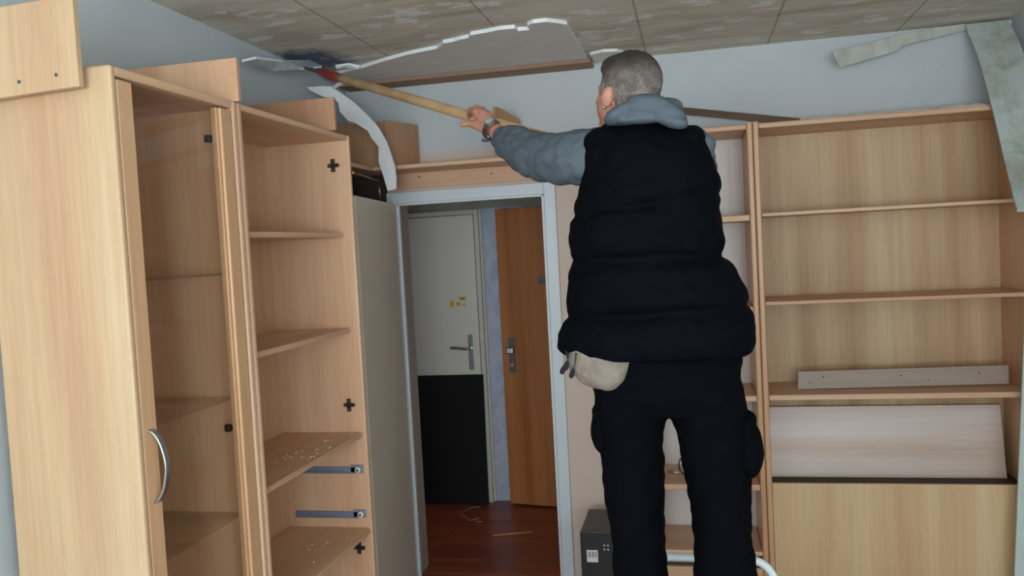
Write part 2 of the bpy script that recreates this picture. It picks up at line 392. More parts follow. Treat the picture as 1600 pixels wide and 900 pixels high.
# brown wooden door, slightly ajar
wa = Vector((-1.377, 5.867, FZ+.013)); wv = Vector((.83, -.155, 0)); wv.normalize(); wn = Vector((.0, .04, 0))
d3 = S(board('door_3', wa, wv*.93, (0, 0, 2.146), wn, door_wood, bev=.002))
def on3(s, z, off=0): p = wa+wv*s; return Vector((p.x, p.y-off, z))
board('lock_plate', on3(.05, .80, .001), wv*.050, (0, 0, .249), (0, -.007, 0), steel, d3, .001)
bm = bmesh.new(); p = on3(.074, .965, .006); add_disc(bm, p, (0, -1, 0), .016, .033); cube(bm, (p.x-.027, p.x+.027), (p.y-.069, p.y-.031), (p.z-.024, p.z+.024), .010, 3)
link_mesh('door_knob', bm, steel, d3)
bm = bmesh.new(); p = on3(.074, .855, .006); add_disc(bm, p, (0, -1, 0), .011, .007); link_mesh('lock_cylinder', bm, brass, d3)
board('name_plate', on3(.304, 1.43, .001), wv*.061, (0, 0, .05), (0, -.005, 0), plain('grey_plate', (120, 124, 126), .4, .5), d3, .0005)
tube('coat_hook', [on3(.315, 1.437, .006), on3(.315, 1.437, .022), on3(.365, 1.437, .022)], .0045, steel, d3)

# ------------------------------------------------------------------ ceiling remains
o = tag(plate('ceiling_board', [(-1.76, 4.14, 2.657), (-1.60, 4.07, 2.657), (-1.449, 3.975, 2.657), (-1.30, 3.90, 2.657), (-1.14, 3.846, 2.657), (-1.105, 3.80, 2.657), (-1.085, 3.765, 2.657), (-1.03, 3.752, 2.657), (-.985, 3.725, 2.657), (-.95, 3.715, 2.657), (-.93, 3.675, 2.657), (-.86, 3.66, 2.657), (-.79, 3.638, 2.657), (-.72, 3.642, 2.657), (-.715, 3.69, 2.657), (-.665, 3.694, 2.657), (-.66, 3.62, 2.657), (-.63, 3.592, 2.657), (-.57, 3.592, 2.657), (-.53, 3.63, 2.657), (-.494, 3.675, 2.657), (-.494, 4.54, 2.657), (-1.89, 4.54, 2.657), (-1.89, 4.2, 2.657)], (0, 0, .017), (panel_m, styro)),
    'smooth grey ceiling board with a ragged broken white front edge, still fixed up', 'ceiling board')
tag(box('wood_batten', (-1.88, -.478), (4.385, 4.545), (2.638, 2.656), batten_m), 'long brown batten under the smooth ceiling board, along the back wall', 'batten')
tag(plate('ceiling_board_stub', [(-.47, 4.32, 2.66), (-.40, 4.28, 2.66), (-.33, 4.30, 2.66), (-.30, 4.36, 2.66), (-.36, 4.53, 2.66), (-.47, 4.53, 2.66)], (0, 0, .014), (panel_m, styro)), 'small white broken board scrap on the ceiling beside the end of the batten', 'board scrap')
# torn sagging flap along the left wall
fl = [(378, 97, 3.25), (425, 111, 3.50), (470, 109, 3.72), (503, 106, 3.93), (486, 97, 3.9), (440, 97, 3.55), (400, 92, 3.3)]
tag(plate('torn_board_flap', [at(*p) for p in fl], (0, 0, .010), (plain('flap_face', (176, 188, 188), .8, 0, .08, 20), styro)), 'thin white flap of torn board sagging in the left ceiling corner', 'board scrap')
tag(plate('board_splinter', [at(*p) for p in [(524, 104, 3.96), (545, 101, 4.0), (562, 104, 4.05), (560, 108, 4.05), (540, 106, 4.02), (526, 108, 3.98)]], (0, 0, .008), styro), 'small white splinter on the ceiling behind the red scraper socket', 'board scrap')
# curved white strip fallen into the corner
outer = [(478.5, 136.5), (500, 134.5), (517.5, 135), (535, 147), (552, 159), (569.5, 175.5), (583, 189), (592.6, 201.5), (603, 220), (610, 239), (616, 258), (618.6, 276.6), (618.4, 295.4)]
inner = [(497, 149.5), (506, 151.5), (520.4, 153), (526, 162), (533, 173), (541, 187), (556, 193), (572, 203), (582, 214), (589, 231), (593.5, 251), (596, 272), (605.6, 298.3)]
inner[0] = (487, 143)
bm = bmesh.new(); N = len(outer); top = []; 
for i in range(N):
    t = i/(N-1); Y = 4.02+.17*t
    if 2 < i < N-1: inner[i] = (inner[i][0]+(2.5 if i % 2 else -2.0), inner[i][1]+(1.5 if i % 3 else -1.5))
    mid = ((outer[i][0]+inner[i][0])/2, (outer[i][1]+inner[i][1])/2)
    a = at(*outer[i], Y+.012); c_ = at(*mid, Y+.008); e = at(*inner[i], Y+.004)
    top.append([bm.verts.new(v) for v in (a, c_, e, e+Vector((-.002, .016, 0)), c_+Vector((0, .016, 0)), a+Vector((0, .016, 0)))])
for r0, r1 in zip(top, top[1:]):
    for k in range(6): bm.faces.new((r0[k], r0[(k+1) % 6], r1[(k+1) % 6], r1[k]))
bm.faces.new(top[0]); bm.faces.new(top[-1][::-1]); bmesh.ops.recalc_face_normals(bm, faces=bm.faces)
tag(link_mesh('curved_board_strip', bm, styro), 'curved white strip of broken board hanging down on the open white door', 'board strip')
tag(plate('board_shard', [at(*p) for p in [(519, 135, 4.04), (536, 124, 4.0), (541, 126, 4.0), (537, 131, 4.02), (524, 138, 4.05)]], (0, .012, .004), styro), 'small white shard between the curved strip and the red scraper socket', 'board scrap')
# big peeled strip at the right corner
def ribbon(name, rows, th, mat, edge=None):
    bm = bmesh.new(); R = []
    for k, (l, r_) in enumerate(rows):
        l, r_ = Vector(l), Vector(r_)
        nx = (rows[min(k+1, len(rows)-1)][0]-Vector(rows[max(k-1, 0)][0])).normalized()
        nn = (r_-l).cross(nx).normalized()*th
        m_ = [l.lerp(r_, t) for t in (0, .33, .66, 1)]
        R.append([bm.verts.new(p) for p in m_]+[bm.verts.new(p+nn) for p in m_[::-1]])
    for r0, r1 in zip(R, R[1:]):
        for k in range(8): bm.faces.new((r0[k], r0[(k+1) % 8], r1[(k+1) % 8], r1[k]))
    bm.faces.new(R[0]); bm.faces.new(R[-1][::-1]); bmesh.ops.recalc_face_normals(bm, faces=bm.faces)
    return link_mesh(name, bm, mat)
L_ = [(1508, 38, 4.48), (1516, 58, 4.42), (1527, 84, 4.33), (1537, 118, 4.22), (1547, 155, 4.115), (1557, 195, 4.03), (1567, 238, 3.94), (1577, 280, 3.80), (1584, 308, 3.70), (1590, 327, 3.64)]
R_ = [(1574, 31, 4.48), (1583, 45, 4.42), (1593, 66, 4.33), (1605, 98, 4.22), (1617, 140, 4.115), (1629, 182, 4.03), (1642, 228, 3.94), (1655, 274, 3.80), (1663, 305, 3.70), (1669, 325, 3.64)]
tag(ribbon('peeled_ceiling_strip', [(at(*a), at(*b_)) for a, b_ in zip(L_, R_)], .012, strip_m), 'long mottled ceiling strip hanging from the right corner in front of the shelves', 'ceiling strip')
pts = [(1300, 81), (1355, 68), (1410, 54), (1460, 44), (1508, 37), (1509, 47), (1460, 59), (1408, 71), (1403, 79), (1355, 93), (1312, 105)]
Ys = [4.36, 4.40, 4.44, 4.48, 4.5, 4.5, 4.47, 4.43, 4.42, 4.39, 4.36]
tag(plate('loose_ceiling_strip', [at(*p, y_) for p, y_ in zip(pts, Ys)], (0, .012, .003), strip_m2), 'narrow loose ceiling strip sagging before the white wall above the bookcase', 'ceiling strip')

# ------------------------------------------------------------------ left cabinets (front plane x = -1.44)
FX, H, BX = -1.44, 2.225, -1.845
def rounded_side(name, y, parent, mat=None, x=(BX, FX), z=(FZ, H)):
    """side panel: outline in x-z extruded along y, front edge and top front corner rounded"""
    return box(name, x, y, z, mat or beech_v, parent, .008, 4)
def cross_plate(parent, x, y, z, d=-1):
    bm = bmesh.new(); s = .0
    cube(bm, (x-.026, x+.026), (y-.006, y), (z-.008, z+.008), .002); cube(bm, (x-.009, x+.009), (y-.009, y), (z-.028, z+.028), .002)
    cube(bm, (x-.008, x+.030), (y-.016, y-.005), (z-.006, z+.006), .002)
    o = link_mesh('hinge_plate', bm, dark_metal, parent)
    bm = bmesh.new()
    for a, c_ in ((0, .019), (0, -.019), (-.018, 0)): add_disc(bm, (x+a, y-.007, z+c_), (0, -1, 0), .0038, .003)
    link_mesh('screw', bm, steel, o); return o

# glass-door cabinet
y0, y1 = 1.906, 2.522
gc = thing('glass_cabinet', 'tall beech cabinet with a glass door and curved silver handle, nearest on the left', 'cabinet', (BX, y0, FZ))
rounded_side('side_panel', (y0, y0+.022), gc, beech_side)
rounded_side('side_panel', (y1-.03, y1), gc)
box('top_panel', (BX+.003, FX-.002), (y0+.022, y1-.03), (H-.026, H-.001), beech_y, gc, .006, 3)
box('back_panel', (BX+.002, BX+.008), (y0+.022, y1-.03), (.05, H-.026), board_red, gc, 0)  # browner wood than the sides: interior shade put into the panel colour
box('bottom_panel', (BX+.008, FX-.004), (y0+.022, y1-.03), (.06, .08), beech_y, gc)
box('plinth', (BX+.1, FX-.03), (y0+.022, y1-.03), (FZ, .06), beech_y, gc)
for z in (.47, .86, 1.25, 1.66): box('glass_shelf', (BX+.01, FX-.06), (y0+.024, y1-.032), (z, z+.006), glass, gc, .001)
DA, DB = y0+.026, y1-.038      # door along y
door = thing('door', None, None, (FX-.012, DA, .06)); del_keys = 0
door.location = Vector((FX-.012, DA, .06))-wloc(gc); door.parent = gc
box('stile', (FX-.024, FX-.003), (DA, DA+.062), (.07, H-.032), beech_edge, door, .005, 3)
box('stile', (FX-.024, FX-.003), (DB-.062, DB), (.07, H-.032), beech_edge, door, .005, 3)
box('rail', (FX-.024, FX-.004), (DA+.062, DB-.062), (.07, .13), beech_y, door, .004, 2)
box('glass_pane', (FX-.017, FX-.012), (DA+.058, DB-.058), (.125, H-.034), glass, door, 0)
box('glazing_bead', (FX-.030, FX-.010), (DB-.0755, DB-.0625), (.13, H-.034), beech_edge, door, .001)
hz0, hz1, hy_ = 1.065, 1.262, DA+.030
pth = [(FX-.005, hy_, hz0), (FX+.010, hy_+.002, hz0+.008), (FX+.026, hy_+.004, hz0+.035), (FX+.036, hy_+.005, hz0+.075), (FX+.038, hy_+.005, (hz0+hz1)/2), (FX+.036, hy_+.005, hz1-.075), (FX+.026, hy_+.004, hz1-.035), (FX+.010, hy_+.002, hz1-.008), (FX-.005, hy_, hz1)]
bm = bmesh.new(); sp = smooth_path(pth, 5); rr = []
for i, p in enumerate(sp):
    t = (sp[min(i+1, len(sp)-1)]-sp[max(i-1, 0)]).normalized(); nn = t.cross(Vector((0, 1, 0))).normalized()
    rr.append([bm.verts.new(p+nn*.0045*math.cos(a)+Vector((0, 1, 0))*.0115*math.sin(a)) for a in [2*PI*k/12 for k in range(12)]])
for a, b_ in zip(rr, rr[1:]):
    for k in range(12): bm.faces.new((a[k], a[(k+1) % 12], b_[(k+1) % 12], b_[k]))
bm.faces.new(rr[0]); bm.faces.new(rr[-1][::-1]); bmesh.ops.recalc_face_normals(bm, faces=bm.faces)
link_mesh('handle', bm, steel, door, True)
for z in (2.107, 1.152, .30):
    bm = bmesh.new(); cube(bm, (FX-.085, FX-.028), (y1-.046, y1-.030), (z-.007, z+.007), .002); cube(bm, (FX-.06, FX-.045), (y1-.036, y1-.030), (z-.025, z+.025), .002)
    cube(bm, (FX-.10, FX-.08), (y1-.050, y1-.032), (z-.012, z+.012), .003)
    link_mesh('hinge', bm, dark_metal, gc)

# open cabinet without doors
y0, y1 = 2.524, 3.448
oc = thing('open_cabinet', 'tall beech cabinet missing its doors, four shelves, beside the white door', 'cabinet', (BX, y0, FZ))
rounded_side('side_panel', (y0, y0+.024), oc)
rounded_side('side_panel', (y1-.022, y1), oc)
box('top_panel', (BX+.003, FX-.003), (y0+.024, y1-.022), (H-.024, H-.002), beech_y, oc, .006, 3)
box('back_panel', (BX+.002, BX+.008), (y0+.024, y1-.022), (.05, H-.024), beech_v, oc, 0)
def rshelf(z, fx, th=.020):
    bm = bmesh.new(); pts = []; r = .018
    A = [(BX+.01, y0+.025), (fx, y0+.025)]
    for k in range(7):
        a = k/6*PI/2; A.append((fx-r+r*math.cos(a), y1-.024-r+r*math.sin(a)))
    A.append((BX+.01, y1-.024))
    a_ = [bm.verts.new((x, y, z-th)) for x, y in A]; b_ = [bm.verts.new((x, y, z)) for x, y in A]
    bm.faces.new(a_[::-1]); bm.faces.new(b_)
    for i in range(len(A)): k = (i+1) % len(A); bm.faces.new((a_[i], a_[k], b_[k], b_[i]))
    es = [e for e in bm.edges if abs(e.verts[0].co.z-e.verts[1].co.z) < 1e-5 and max(e.verts[0].co.x, e.verts[1].co.x) > BX+.05]
    bmesh.ops.bevel(bm, geom=es, offset=.005, segments=3, affect='EDGES')
    return link_mesh('shelf', bm, beech_y, oc)
for z, fx in ((1.803, FX-.045), (1.385, FX-.04), (.922, FX-.014), (.492, FX-.006)): rshelf(z, fx)
box('plinth', (BX+.1, FX-.03), (y0+.024, y1-.022), (FZ, .06), beech_y, oc)
yi = y1-.0221
for x, z in ((-1.516, 2.098), (-1.512, 1.043), (-1.506, .401)): cross_plate(oc, x, yi, z)
for z in (.756, .555):
    bm = bmesh.new()
    cube(bm, (-1.80, -1.50), (yi-.008, yi), (z-.016, z+.010), .002); cube(bm, (-1.80, -1.50), (yi-.013, yi-.006), (z-.019, z-.012), .002)
    cube(bm, (-1.525, -1.462), (yi-.008, yi), (z-.018, z+.019), .004)
    o = link_mesh('drawer_runner', bm, zinc, oc)
    bm = bmesh.new(); add_disc(bm, (-1.487, yi-.006, z-.002), (0, -1, 0), .013, .010, 18); link_mesh('roller', bm, white_plastic, o, True)
    bm = bmesh.new(); add_disc(bm, (-1.487, yi-.014, z-.002), (0, -1, 0), .005, .004, 12); link_mesh('roller_pin', bm, screw_dark, o, True)

# plaster crumbs on shelves: nobody could count them
def crumbs(name, label, x, y, z, n, s=(.002, .006), seed=1, zf=None):
    rnd = random.Random(seed); bm = bmesh.new()
    for i in range(n):
        u = rnd.random()
        px_, py_ = x[0]+(x[1]-x[0])*u, y[0]+(y[1]-y[0])*rnd.random(); r_ = rnd.uniform(*s)
        vs = bmesh.ops.create_icosphere(bm, subdivisions=1, radius=r_)['verts']
        for v in vs: v.co = Vector((px_+v.co.x*rnd.uniform(.7, 1.4), py_+v.co.y*rnd.uniform(.7, 1.4), z+r_*.4+v.co.z*.45))
    return tag(link_mesh(name, bm, styro), label, 'crumbs', None, 'stuff')
crumbs('plaster_crumbs', 'white plaster crumbs on the third shelf of the doorless cabinet', (-1.62, -1.48), (2.9, 3.38),   .922, 45, (.0015, .004), 3)
crumbs('plaster_crumbs', 'few white plaster crumbs on the lowest shelf of the doorless cabinet', (-1.66, -1.50), (3.0, 3.3), .492, 14, (.001, .005), 5)

# filler boards standing on the cabinets
def filler(label, x, y, z, mat, name='filler_board', **k): return tag(box(name, x, y, z, mat, None, .0015, 1), label, 'board', 'filler boards standing on top of the cabinets')
filler('beech board standing upright on top between glass cabinet and doorless cabinet', (-1.84, -1.430), (2.515, 2.533), (H+.001, 2.367), beech_v)
filler('beech board standing upright on the far end of the doorless cabinet', (-1.84, -1.428), (3.27, 3.288), (H+.001, 2.362), board_red)
# board screwed to the side of the glass cabinet
sb = thing('screwed_board', 'pale beech board with two screws at the upper left edge of the photo', 'board', (-1.65, 1.85, 2.15))
board('board', at(-120, 171, 1.84), at(123.5, 134.5, 1.86)-at(-120, 171, 1.84), (0, 0, .228), (0, .018, 0), [beech_side], sb, .001)
for p in ((30, 128), (88, 117)):
    q = at(*p, 1.8525 if p[0] < 50 else 1.8572); bm = bmesh.new(); add_disc(bm, q+Vector((0, .004, 0)), (0, -1, 0), .0052, .0055, 12)
    s_ = link_mesh('screw', bm, plain('zinc_screw', (120, 128, 120), .4, .6), sb); bm = bmesh.new(); add_disc(bm, q+Vector((0, -.0012, 0)), (0, -1, 0), .0022, .0012, 8); link_mesh('screw_recess', bm, screw_dark, s_)
tag(box('cabinet_bracket', (-1.80, -1.60), (1.868, 1.904), (2.17, 2.21), beech_x), 'short wooden packing strip between the screwed board and cabinet side', 'batten')

# ------------------------------------------------------------------ bridge shelf over the door
LB = 4.262
br_ = thing('bridge_shelf', 'beech bridge shelf running around the corner above the doorway', 'shelf', (-1.7, 4.4, 2.06))
box('top_board', (-1.66, -.245), (LB, 4.548), (2.150, 2.172), beech_x, br_, .004, 3)
box('side_board', (LX+.002, -1.66), (3.45, 4.548), (2.150, 2.172), beech_y, br_, .004, 3)
box('fascia_board', (-1.668, -.245), (4.530, 4.549), (2.064, 2.150), beech_x, br_, .001)
for x, z in ((-1.07, 2.115), (-1.49, 2.125)): link_mesh('screw_hole', add_disc(bmesh.new(), (x, 4.531, z), (0, -1, 0), .0045, .003), black_mark, br_)
box('shade_backing', (LX+.002, LX+.016), (3.45, 4.53), (1.5, 2.149), dark_brown, br_, .001)  # dark board put in for the shaded corner under the bridge
box('shade_corner', (LX+.016, -1.69), (4.530, 4.548), (1.5, 2.149), dark_brown, br_, .001)  # same dark colour for the shaded wall strip beside the doorway
# boxlike boards on top of the bridge
def filler2(label, name, a, u, v, n, mat): return tag(board(name, a, u, v, n, mat, None, .001), label, 'board', 'filler boards standing on top of the cabinets')
filler2('brown upright board facing the room, behind the curved white strip', 'filler_board', (-1.875, 4.30, 2.173), (.285, 0, 0), (0, 0, .243), (0, .018, 0), board_red)
filler2('brown board standing sideways on the bridge, right of the curved white strip', 'filler_board', (-1.588, 4.272, 2.173), (.09, .26, 0), (0, 0, .243), (.017, -.005, 0), board_red)
tag(plate('filler_board', [(-.985, 4.28, 2.173), (-.905, 4.50, 2.173), (-.905, 4.50, 2.392), (-.960, 4.35, 2.428), (-.985, 4.28, 2.436)], (.017, -.005, 0), board_red), 'small brown board end standing on the bridge right behind the hand', 'board', 'filler boards standing on top of the cabinets')
# curtain rod under the bridge
cr = thing('curtain_rod', 'thin copper coloured rod with ball end beside the doorless cabinet', 'rod', (-1.44, 3.46, 2.06))
tube('rod', [(-1.452, 3.47, 2.070), (-1.60, 4.06, 2.093), (-1.665, 4.36, 2.103)], .0045, plain('copper_rod', (150, 112, 104), .35, .7), cr)
bm = bmesh.new(); bmesh.ops.create_uvsphere(bm, u_segments=12, v_segments=8, radius=.009)
for v in bm.verts: v.co += Vector((-1.4315, 3.437, 2.062))
link_mesh('ball_knob', bm, brass, cr, True)
bm = bmesh.new(); bmesh.ops.create_uvsphere(bm, u_segments=10, v_segments=8, radius=.007)
for v in bm.verts: v.co += Vector((-1.51, 3.70, 2.079))
link_mesh('rod_ring', bm, steel, cr, True)
tube('pull_chain', [(-1.662, 4.35, 2.10), (-1.664, 4.35, 2.05), (-1.662, 4.35, 2.0)], .0035, steel, cr)

# ------------------------------------------------------------------ bookcases on the right
SY, SB = 4.15, 4.545
def bookcase(name, label, x0, x1, shelves, loc):
    t = thing(name, label, 'bookcase', loc)
    box('side_panel', (x0, x0+.027), (SY, SB), (FZ, 2.236), beech_edge, t, .008, 4)
    box('side_panel', (x1-.027, x1), (SY, SB), (FZ, 2.236), beech_edge, t, .008, 4)
    box('top_panel', (x0+.027, x1-.027), (SY+.002, SB-.002), (2.200, 2.226), beech_x, t, .007, 3)
    for z0_, th, setb in shelves: box('shelf', (x0+.0275, x1-.0275), (SY+setb, SB-.02), (z0_-th, z0_), beech_x, t, .005, 3)
    box('plinth', (x0+.027, x1-.027), (SY+.03, SY+.05), (FZ, .06), beech_x, t)
    return t
wb = bookcase('wide_bookcase', 'wide beech bookcase at the right with long shelves', .303, 1.505, [(1.800, .018, .012), (1.376, .020, .004), (.925, .027, 0)], (.9, SY, FZ))
box('back_panel', (.33, 1.478), (4.532, 4.54), (.05, 2.2), beech_back, wb, 0)
box('front_panel', (.3305, 1.4775), (SY+.003, SY+.021), (FZ+.02, .494), wood('front_panel_beech', (206, 172, 130), (218, 188, 146), (228, 202, 164), 'z', .45, (9, 3, 0), 6), wb, .001)
box('bottom_panel', (.3305, 1.4775), (SY+.021, 4.53), (.06, .08), beech_x, wb)
box('dark_gap_shelf', (.3305, 1.4775), (4.30, 4.53), (.438, .455), dark_brown, wb)  # added shelf, its dark colour gives the shaded gap above the front panel
for z in (2.062, 1.01): link_mesh('shelf_pin', add_disc(bmesh.new(), (.3305, 4.22, z), (1, 0, 0), .006, .004), screw_dark, wb)
nb = bookcase('narrow_bookcase', 'narrow beech bookcase partly hidden behind the man', -.243, .301, [(1.796, .030, 0), (1.355, .027, 0), (.922, .027, 0), (.487, .030, 0), (.155, .022, 0)], (.03, SY, FZ))
box('back_panel', (-.216, .274), (4.532, 4.54), (.05, 2.2), wood('back_panel_pale', (198, 182, 172), (208, 196, 190), (216, 208, 204), 'z', .4), nb, 0)

# loose planks
lp = thing('loose_plank', 'grey-brown plank with screw holes lying on edge on the wide shelf', 'plank', (.95, 4.32, .925))
a = Vector((.478, 4.285, .927)); ang = math.radians(.9)
uu = Vector((.945, 0, .012)); vv = Vector((.008, .024, .084)); hole_n = Vector((0, .016, -.0045))
board('board', a, uu, vv, hole_n, board_grey, lp, .001)
for s_, t_ in ((.125, .66), (.5, .6), (.865, .62), (.06, .35), (.63, .3)): link_mesh('screw_hole', add_disc(bmesh.new(), a+uu*s_+vv*t_-hole_n*.02, hole_n*-1, .004 if t_ > .5 else .003, .001), screw_dark, lp)
tag(board('grained_board', (.345, 4.40, .456), (1.098, 0, -.0005), (.004, .085, .345), (0, .008, -.002), panel_pale), 'pale wide board with horizontal grain leaning inside the bottom of the wide bookcase', 'board')
tag(board('leaning_plank', (1.282, 3.907, FZ+.003), (.10, 0, 0), (.154, .193, 1.50), (0, .014, 0), plain('pale_green_white_board', (196, 212, 206), .7, 0, .05, 6), None, .001), 'pale greenish white plank leaning at the bottom right edge of the photo', 'plank')
a = at(1010, 162.5, 4.505); b_ = at(1250, 185, 4.505)
tag(board('dark_batten', a, b_-a, (0, .006, -.036), (0, .02, .004), batten_dark), 'dark brown batten leaning from the bookcase top behind the man', 'batten')
# torn scraps of paper lying along the bookcase top
rnd = random.Random(4)
scr = [(1262, 1312, 10, 'torn paper scrap lying on the bookcase top near the dark batten', .62), (1330, 1378, 9, 'torn paper scrap on the middle of the bookcase top', .80), (1395, 1450, 10, 'long torn paper scrap on the bookcase top, right of the middle', 1.0), (1468, 1538, 15, 'longest white torn paper scrap on the bookcase top by the hanging strip', 1.2)]
for (xa, xb, hh, lab, _) in scr:
    A = at(xa, 165, 4.19); B = at(xb, 165, 4.19); zt = 2.227; n_ = 9; P0 = []; P1 = []
    for k in range(n_):
        t = k/(n_-1); x = A.x+(B.x-A.x)*t; hgt = .35*hh/1000*rnd.uniform(.1, 1.2)
        P0.append(Vector((x, 4.170+rnd.uniform(-.006, .006), zt))); P1.append(Vector((x, 4.215+rnd.uniform(-.006, .006), zt+hgt+.010)))
    tag(plate('paper_scrap', P0+P1[::-1], (0, .002, .003), plain('scrap_paper', (232, 230, 222), .9, 0, .05, 30)), lab, 'paper scrap')
# small items on the narrow bookcase shelf
so = thing('wire_coil', 'small dark coiled cable on the narrow shelf between the legs', 'cable', (-.1, 4.3, .487))
bm = bmesh.new(); pts = [Vector((-.085+.03*math.cos(a*.55), 4.32+.012*math.sin(a*.9), .535+.045*math.sin(a*.55))) for a in range(34)]
add_tube(bm, pts, .0035, 6); link_mesh('cable', bm, black_plastic, so, True)
tube('plug_pin', [(-.17, 4.30, .508), (-.10, 4.29, .506)], .006, steel, so)
# (the coil rests on the shelf)

# ------------------------------------------------------------------ computer tower against the wall
pc = thing('computer_tower', 'small black computer tower with a white label, standing by the doorway wall', 'computer', (-.50, 4.1, FZ))
X0, X1, Y0, Y1, Z1 = -.598, -.43, 4.0, 4.36, .288
box('case', (X0, X1), (Y0, Y1), (FZ+.012, Z1), black_plastic, pc, .004, 2)
box('front_bezel', (X0+.004, X1-.004), (Y0-.008, Y0), (FZ+.02, Z1-.006), plain('bezel_black', (24, 24, 27), .5), pc, .002)
lb = box('label', (X0+.03, X0+.085), (Y0-.0095, Y0-.0078), (Z1-.145, Z1-.085), white_plastic, pc, 0)
bm = bmesh.new()
for k in range(6): cube(bm, (X0+.034+k*.008, X0+.036+k*.008+(k % 2)*.002), (Y0-.0102, Y0-.0094), (Z1-.120, Z1-.092))
link_mesh('barcode', bm, black_mark, lb)
bm = bmesh.new()
for k in range(4): add_disc(bm, (X1-.05+(k % 2)*.018, Y0-.008, Z1-.06-(k//2)*.02), (0, -1, 0), .005, .002)
link_mesh('port', bm, steel, pc)
for x in (X0+.02, X1-.02):
    for y in (Y0+.03, Y1-.03): box('foot', (x-.012, x+.012), (y-.012, y+.012), (FZ, FZ+.013), black_plastic, pc, .002)

# ------------------------------------------------------------------ hallway objects
tag(board('black_board', (-2.059, 5.860, FZ+.001), (.516, 0, 0), (0, .045, .958), (0, .018, 0), black_felt, None, .002), 'large black board leaning against the white hallway door', 'board')
tag(tube('thread', smooth_path([(x*1.106, y*1.106, FZ+.004) for x, y in ((-1.44, 5.25), (-1.50, 5.22), (-1.53, 5.10), (-1.47, 5.03), (-1.44, 4.98), (-1.39, 5.03), (-1.40, 4.97), (-1.35, 4.96))], 6), .003, thread_m, seg=6), 'curly pale thread on the red-brown hallway floor', 'thread')
tag(tube('thin_stick', [(-1.355, 5.214, FZ+.005), (-1.103, 5.302, FZ+.005)], .004, plain('stick_wood', (196, 160, 110), .6), seg=6), 'thin pale wooden stick on the hallway floor', 'stick')

# ------------------------------------------------------------------ people tools: blobs fused by voxel remesh
def ell(bm, c, r, R=None, seg=20):
    vs = bmesh.ops.create_uvsphere(bm, u_segments=seg, v_segments=seg*2//3, radius=1)['verts']
    for v in vs:
        p = Vector((v.co.x*r[0], v.co.y*r[1], v.co.z*r[2])); v.co = (R @ p if R else p)+Vector(c)
def caps(bm, p0, p1, r0, r1, seg=16):
    p0, p1 = Vector(p0), Vector(p1)
    ell(bm, p0, (r0,)*3, None, seg); ell(bm, p1, (r1,)*3, None, seg)
    d = p1-p0; L = d.length
    if L < 1e-6: return
    s = (r0-r1)/L
    add_tube(bm, [p0+d*0, p1], [r0, r1], seg)
def chain(bm, pts, rad, seg=16):
    for i in range(len(pts)-1): caps(bm, pts[i], pts[i+1], rad[i], rad[i+1], seg)
def loft(bm, rings, seg=40, power=2.0, cap=True):
    """rings: (L, R, ry_front, ry_back) with L,R world points; closed superelliptic tube"""
    rows = []
    for L, R, rf, rb in rings:
        L, R = Vector(L), Vector(R); c = (L+R)/2; hx_ = (R-L)/2; row = []
        for k in range(seg):
            a = 2*PI*k/seg; ca, sa = math.cos(a), math.sin(a)
            ca2 = math.copysign(abs(ca)**(2/power), ca); sa2 = math.copysign(abs(sa)**(2/power), sa)
            row.append(bm.verts.new(c+hx_*ca2+Vector((0, rf if sa > 0 else rb, 0))*sa2))
        rows.append(row)
    for a_, b2 in zip(rows, rows[1:]):
        for k in range(seg): bm.faces.new((a_[k], a_[(k+1) % seg], b2[(k+1) % seg], b2[k]))
    if cap:
        bm.faces.new(rows[0][::-1]); bm.faces.new(rows[-1])
    return rows
def fuse(name, bm, voxel, mat, parent, smooth=4, disp=None, fac=.5):
    bmesh.ops.recalc_face_normals(bm, faces=bm.faces)
    o = link_mesh(name, bm, mat)
    r = o.modifiers.new('r', 'REMESH'); r.mode = 'VOXEL'; r.voxel_size = voxel; r.use_smooth_shade = True
    s = o.modifiers.new('s', 'SMOOTH'); s.iterations = smooth; s.factor = fac
    bpy.context.view_layer.update()
    me = bpy.data.meshes.new_from_object(o.evaluated_get(bpy.context.evaluated_depsgraph_get()))
    me.name = name; old = o.data; o.modifiers.clear(); o.data = me; bpy.data.meshes.remove(old)
    if not me.materials: me.materials.append(mat)
    if disp:
        ns = [v.normal.copy() for v in me.vertices]
        for v, n in zip(me.vertices, ns): v.co = v.co+n*disp(v.co.copy(), n)
    for p in me.polygons: p.use_smooth = True
    if parent: put(o, parent)
    return o

PY = 2.10
man = thing('person', 'man seen from behind in black quilted vest and grey sweatshirt, holding a long pole', 'person', (-.10, PY, .40))

# head frame
hc = at(980, 143, 2.11)
HS = .90
ya, pa = math.radians(42), math.radians(10)
Fd = Vector((-math.sin(ya)*math.cos(pa), math.cos(ya)*math.cos(pa), math.sin(pa)))
Rd = Fd.cross(Vector((0, 0, 1))).normalized(); Ud = Rd.cross(Fd).normalized()
HR = Matrix((Rd, Fd, Ud)).transposed()
def hp(r, f, u): return hc+(Rd*r+Fd*f+Ud*u)*HS
Rs = Matrix.Scale(HS, 3)
# pole geometry
TIP = Vector((-1.838, 3.823, 2.638)); HAND = at(750, 186, 2.64)
pd = (HAND-TIP).normalized(); PEND = HAND+pd*.60
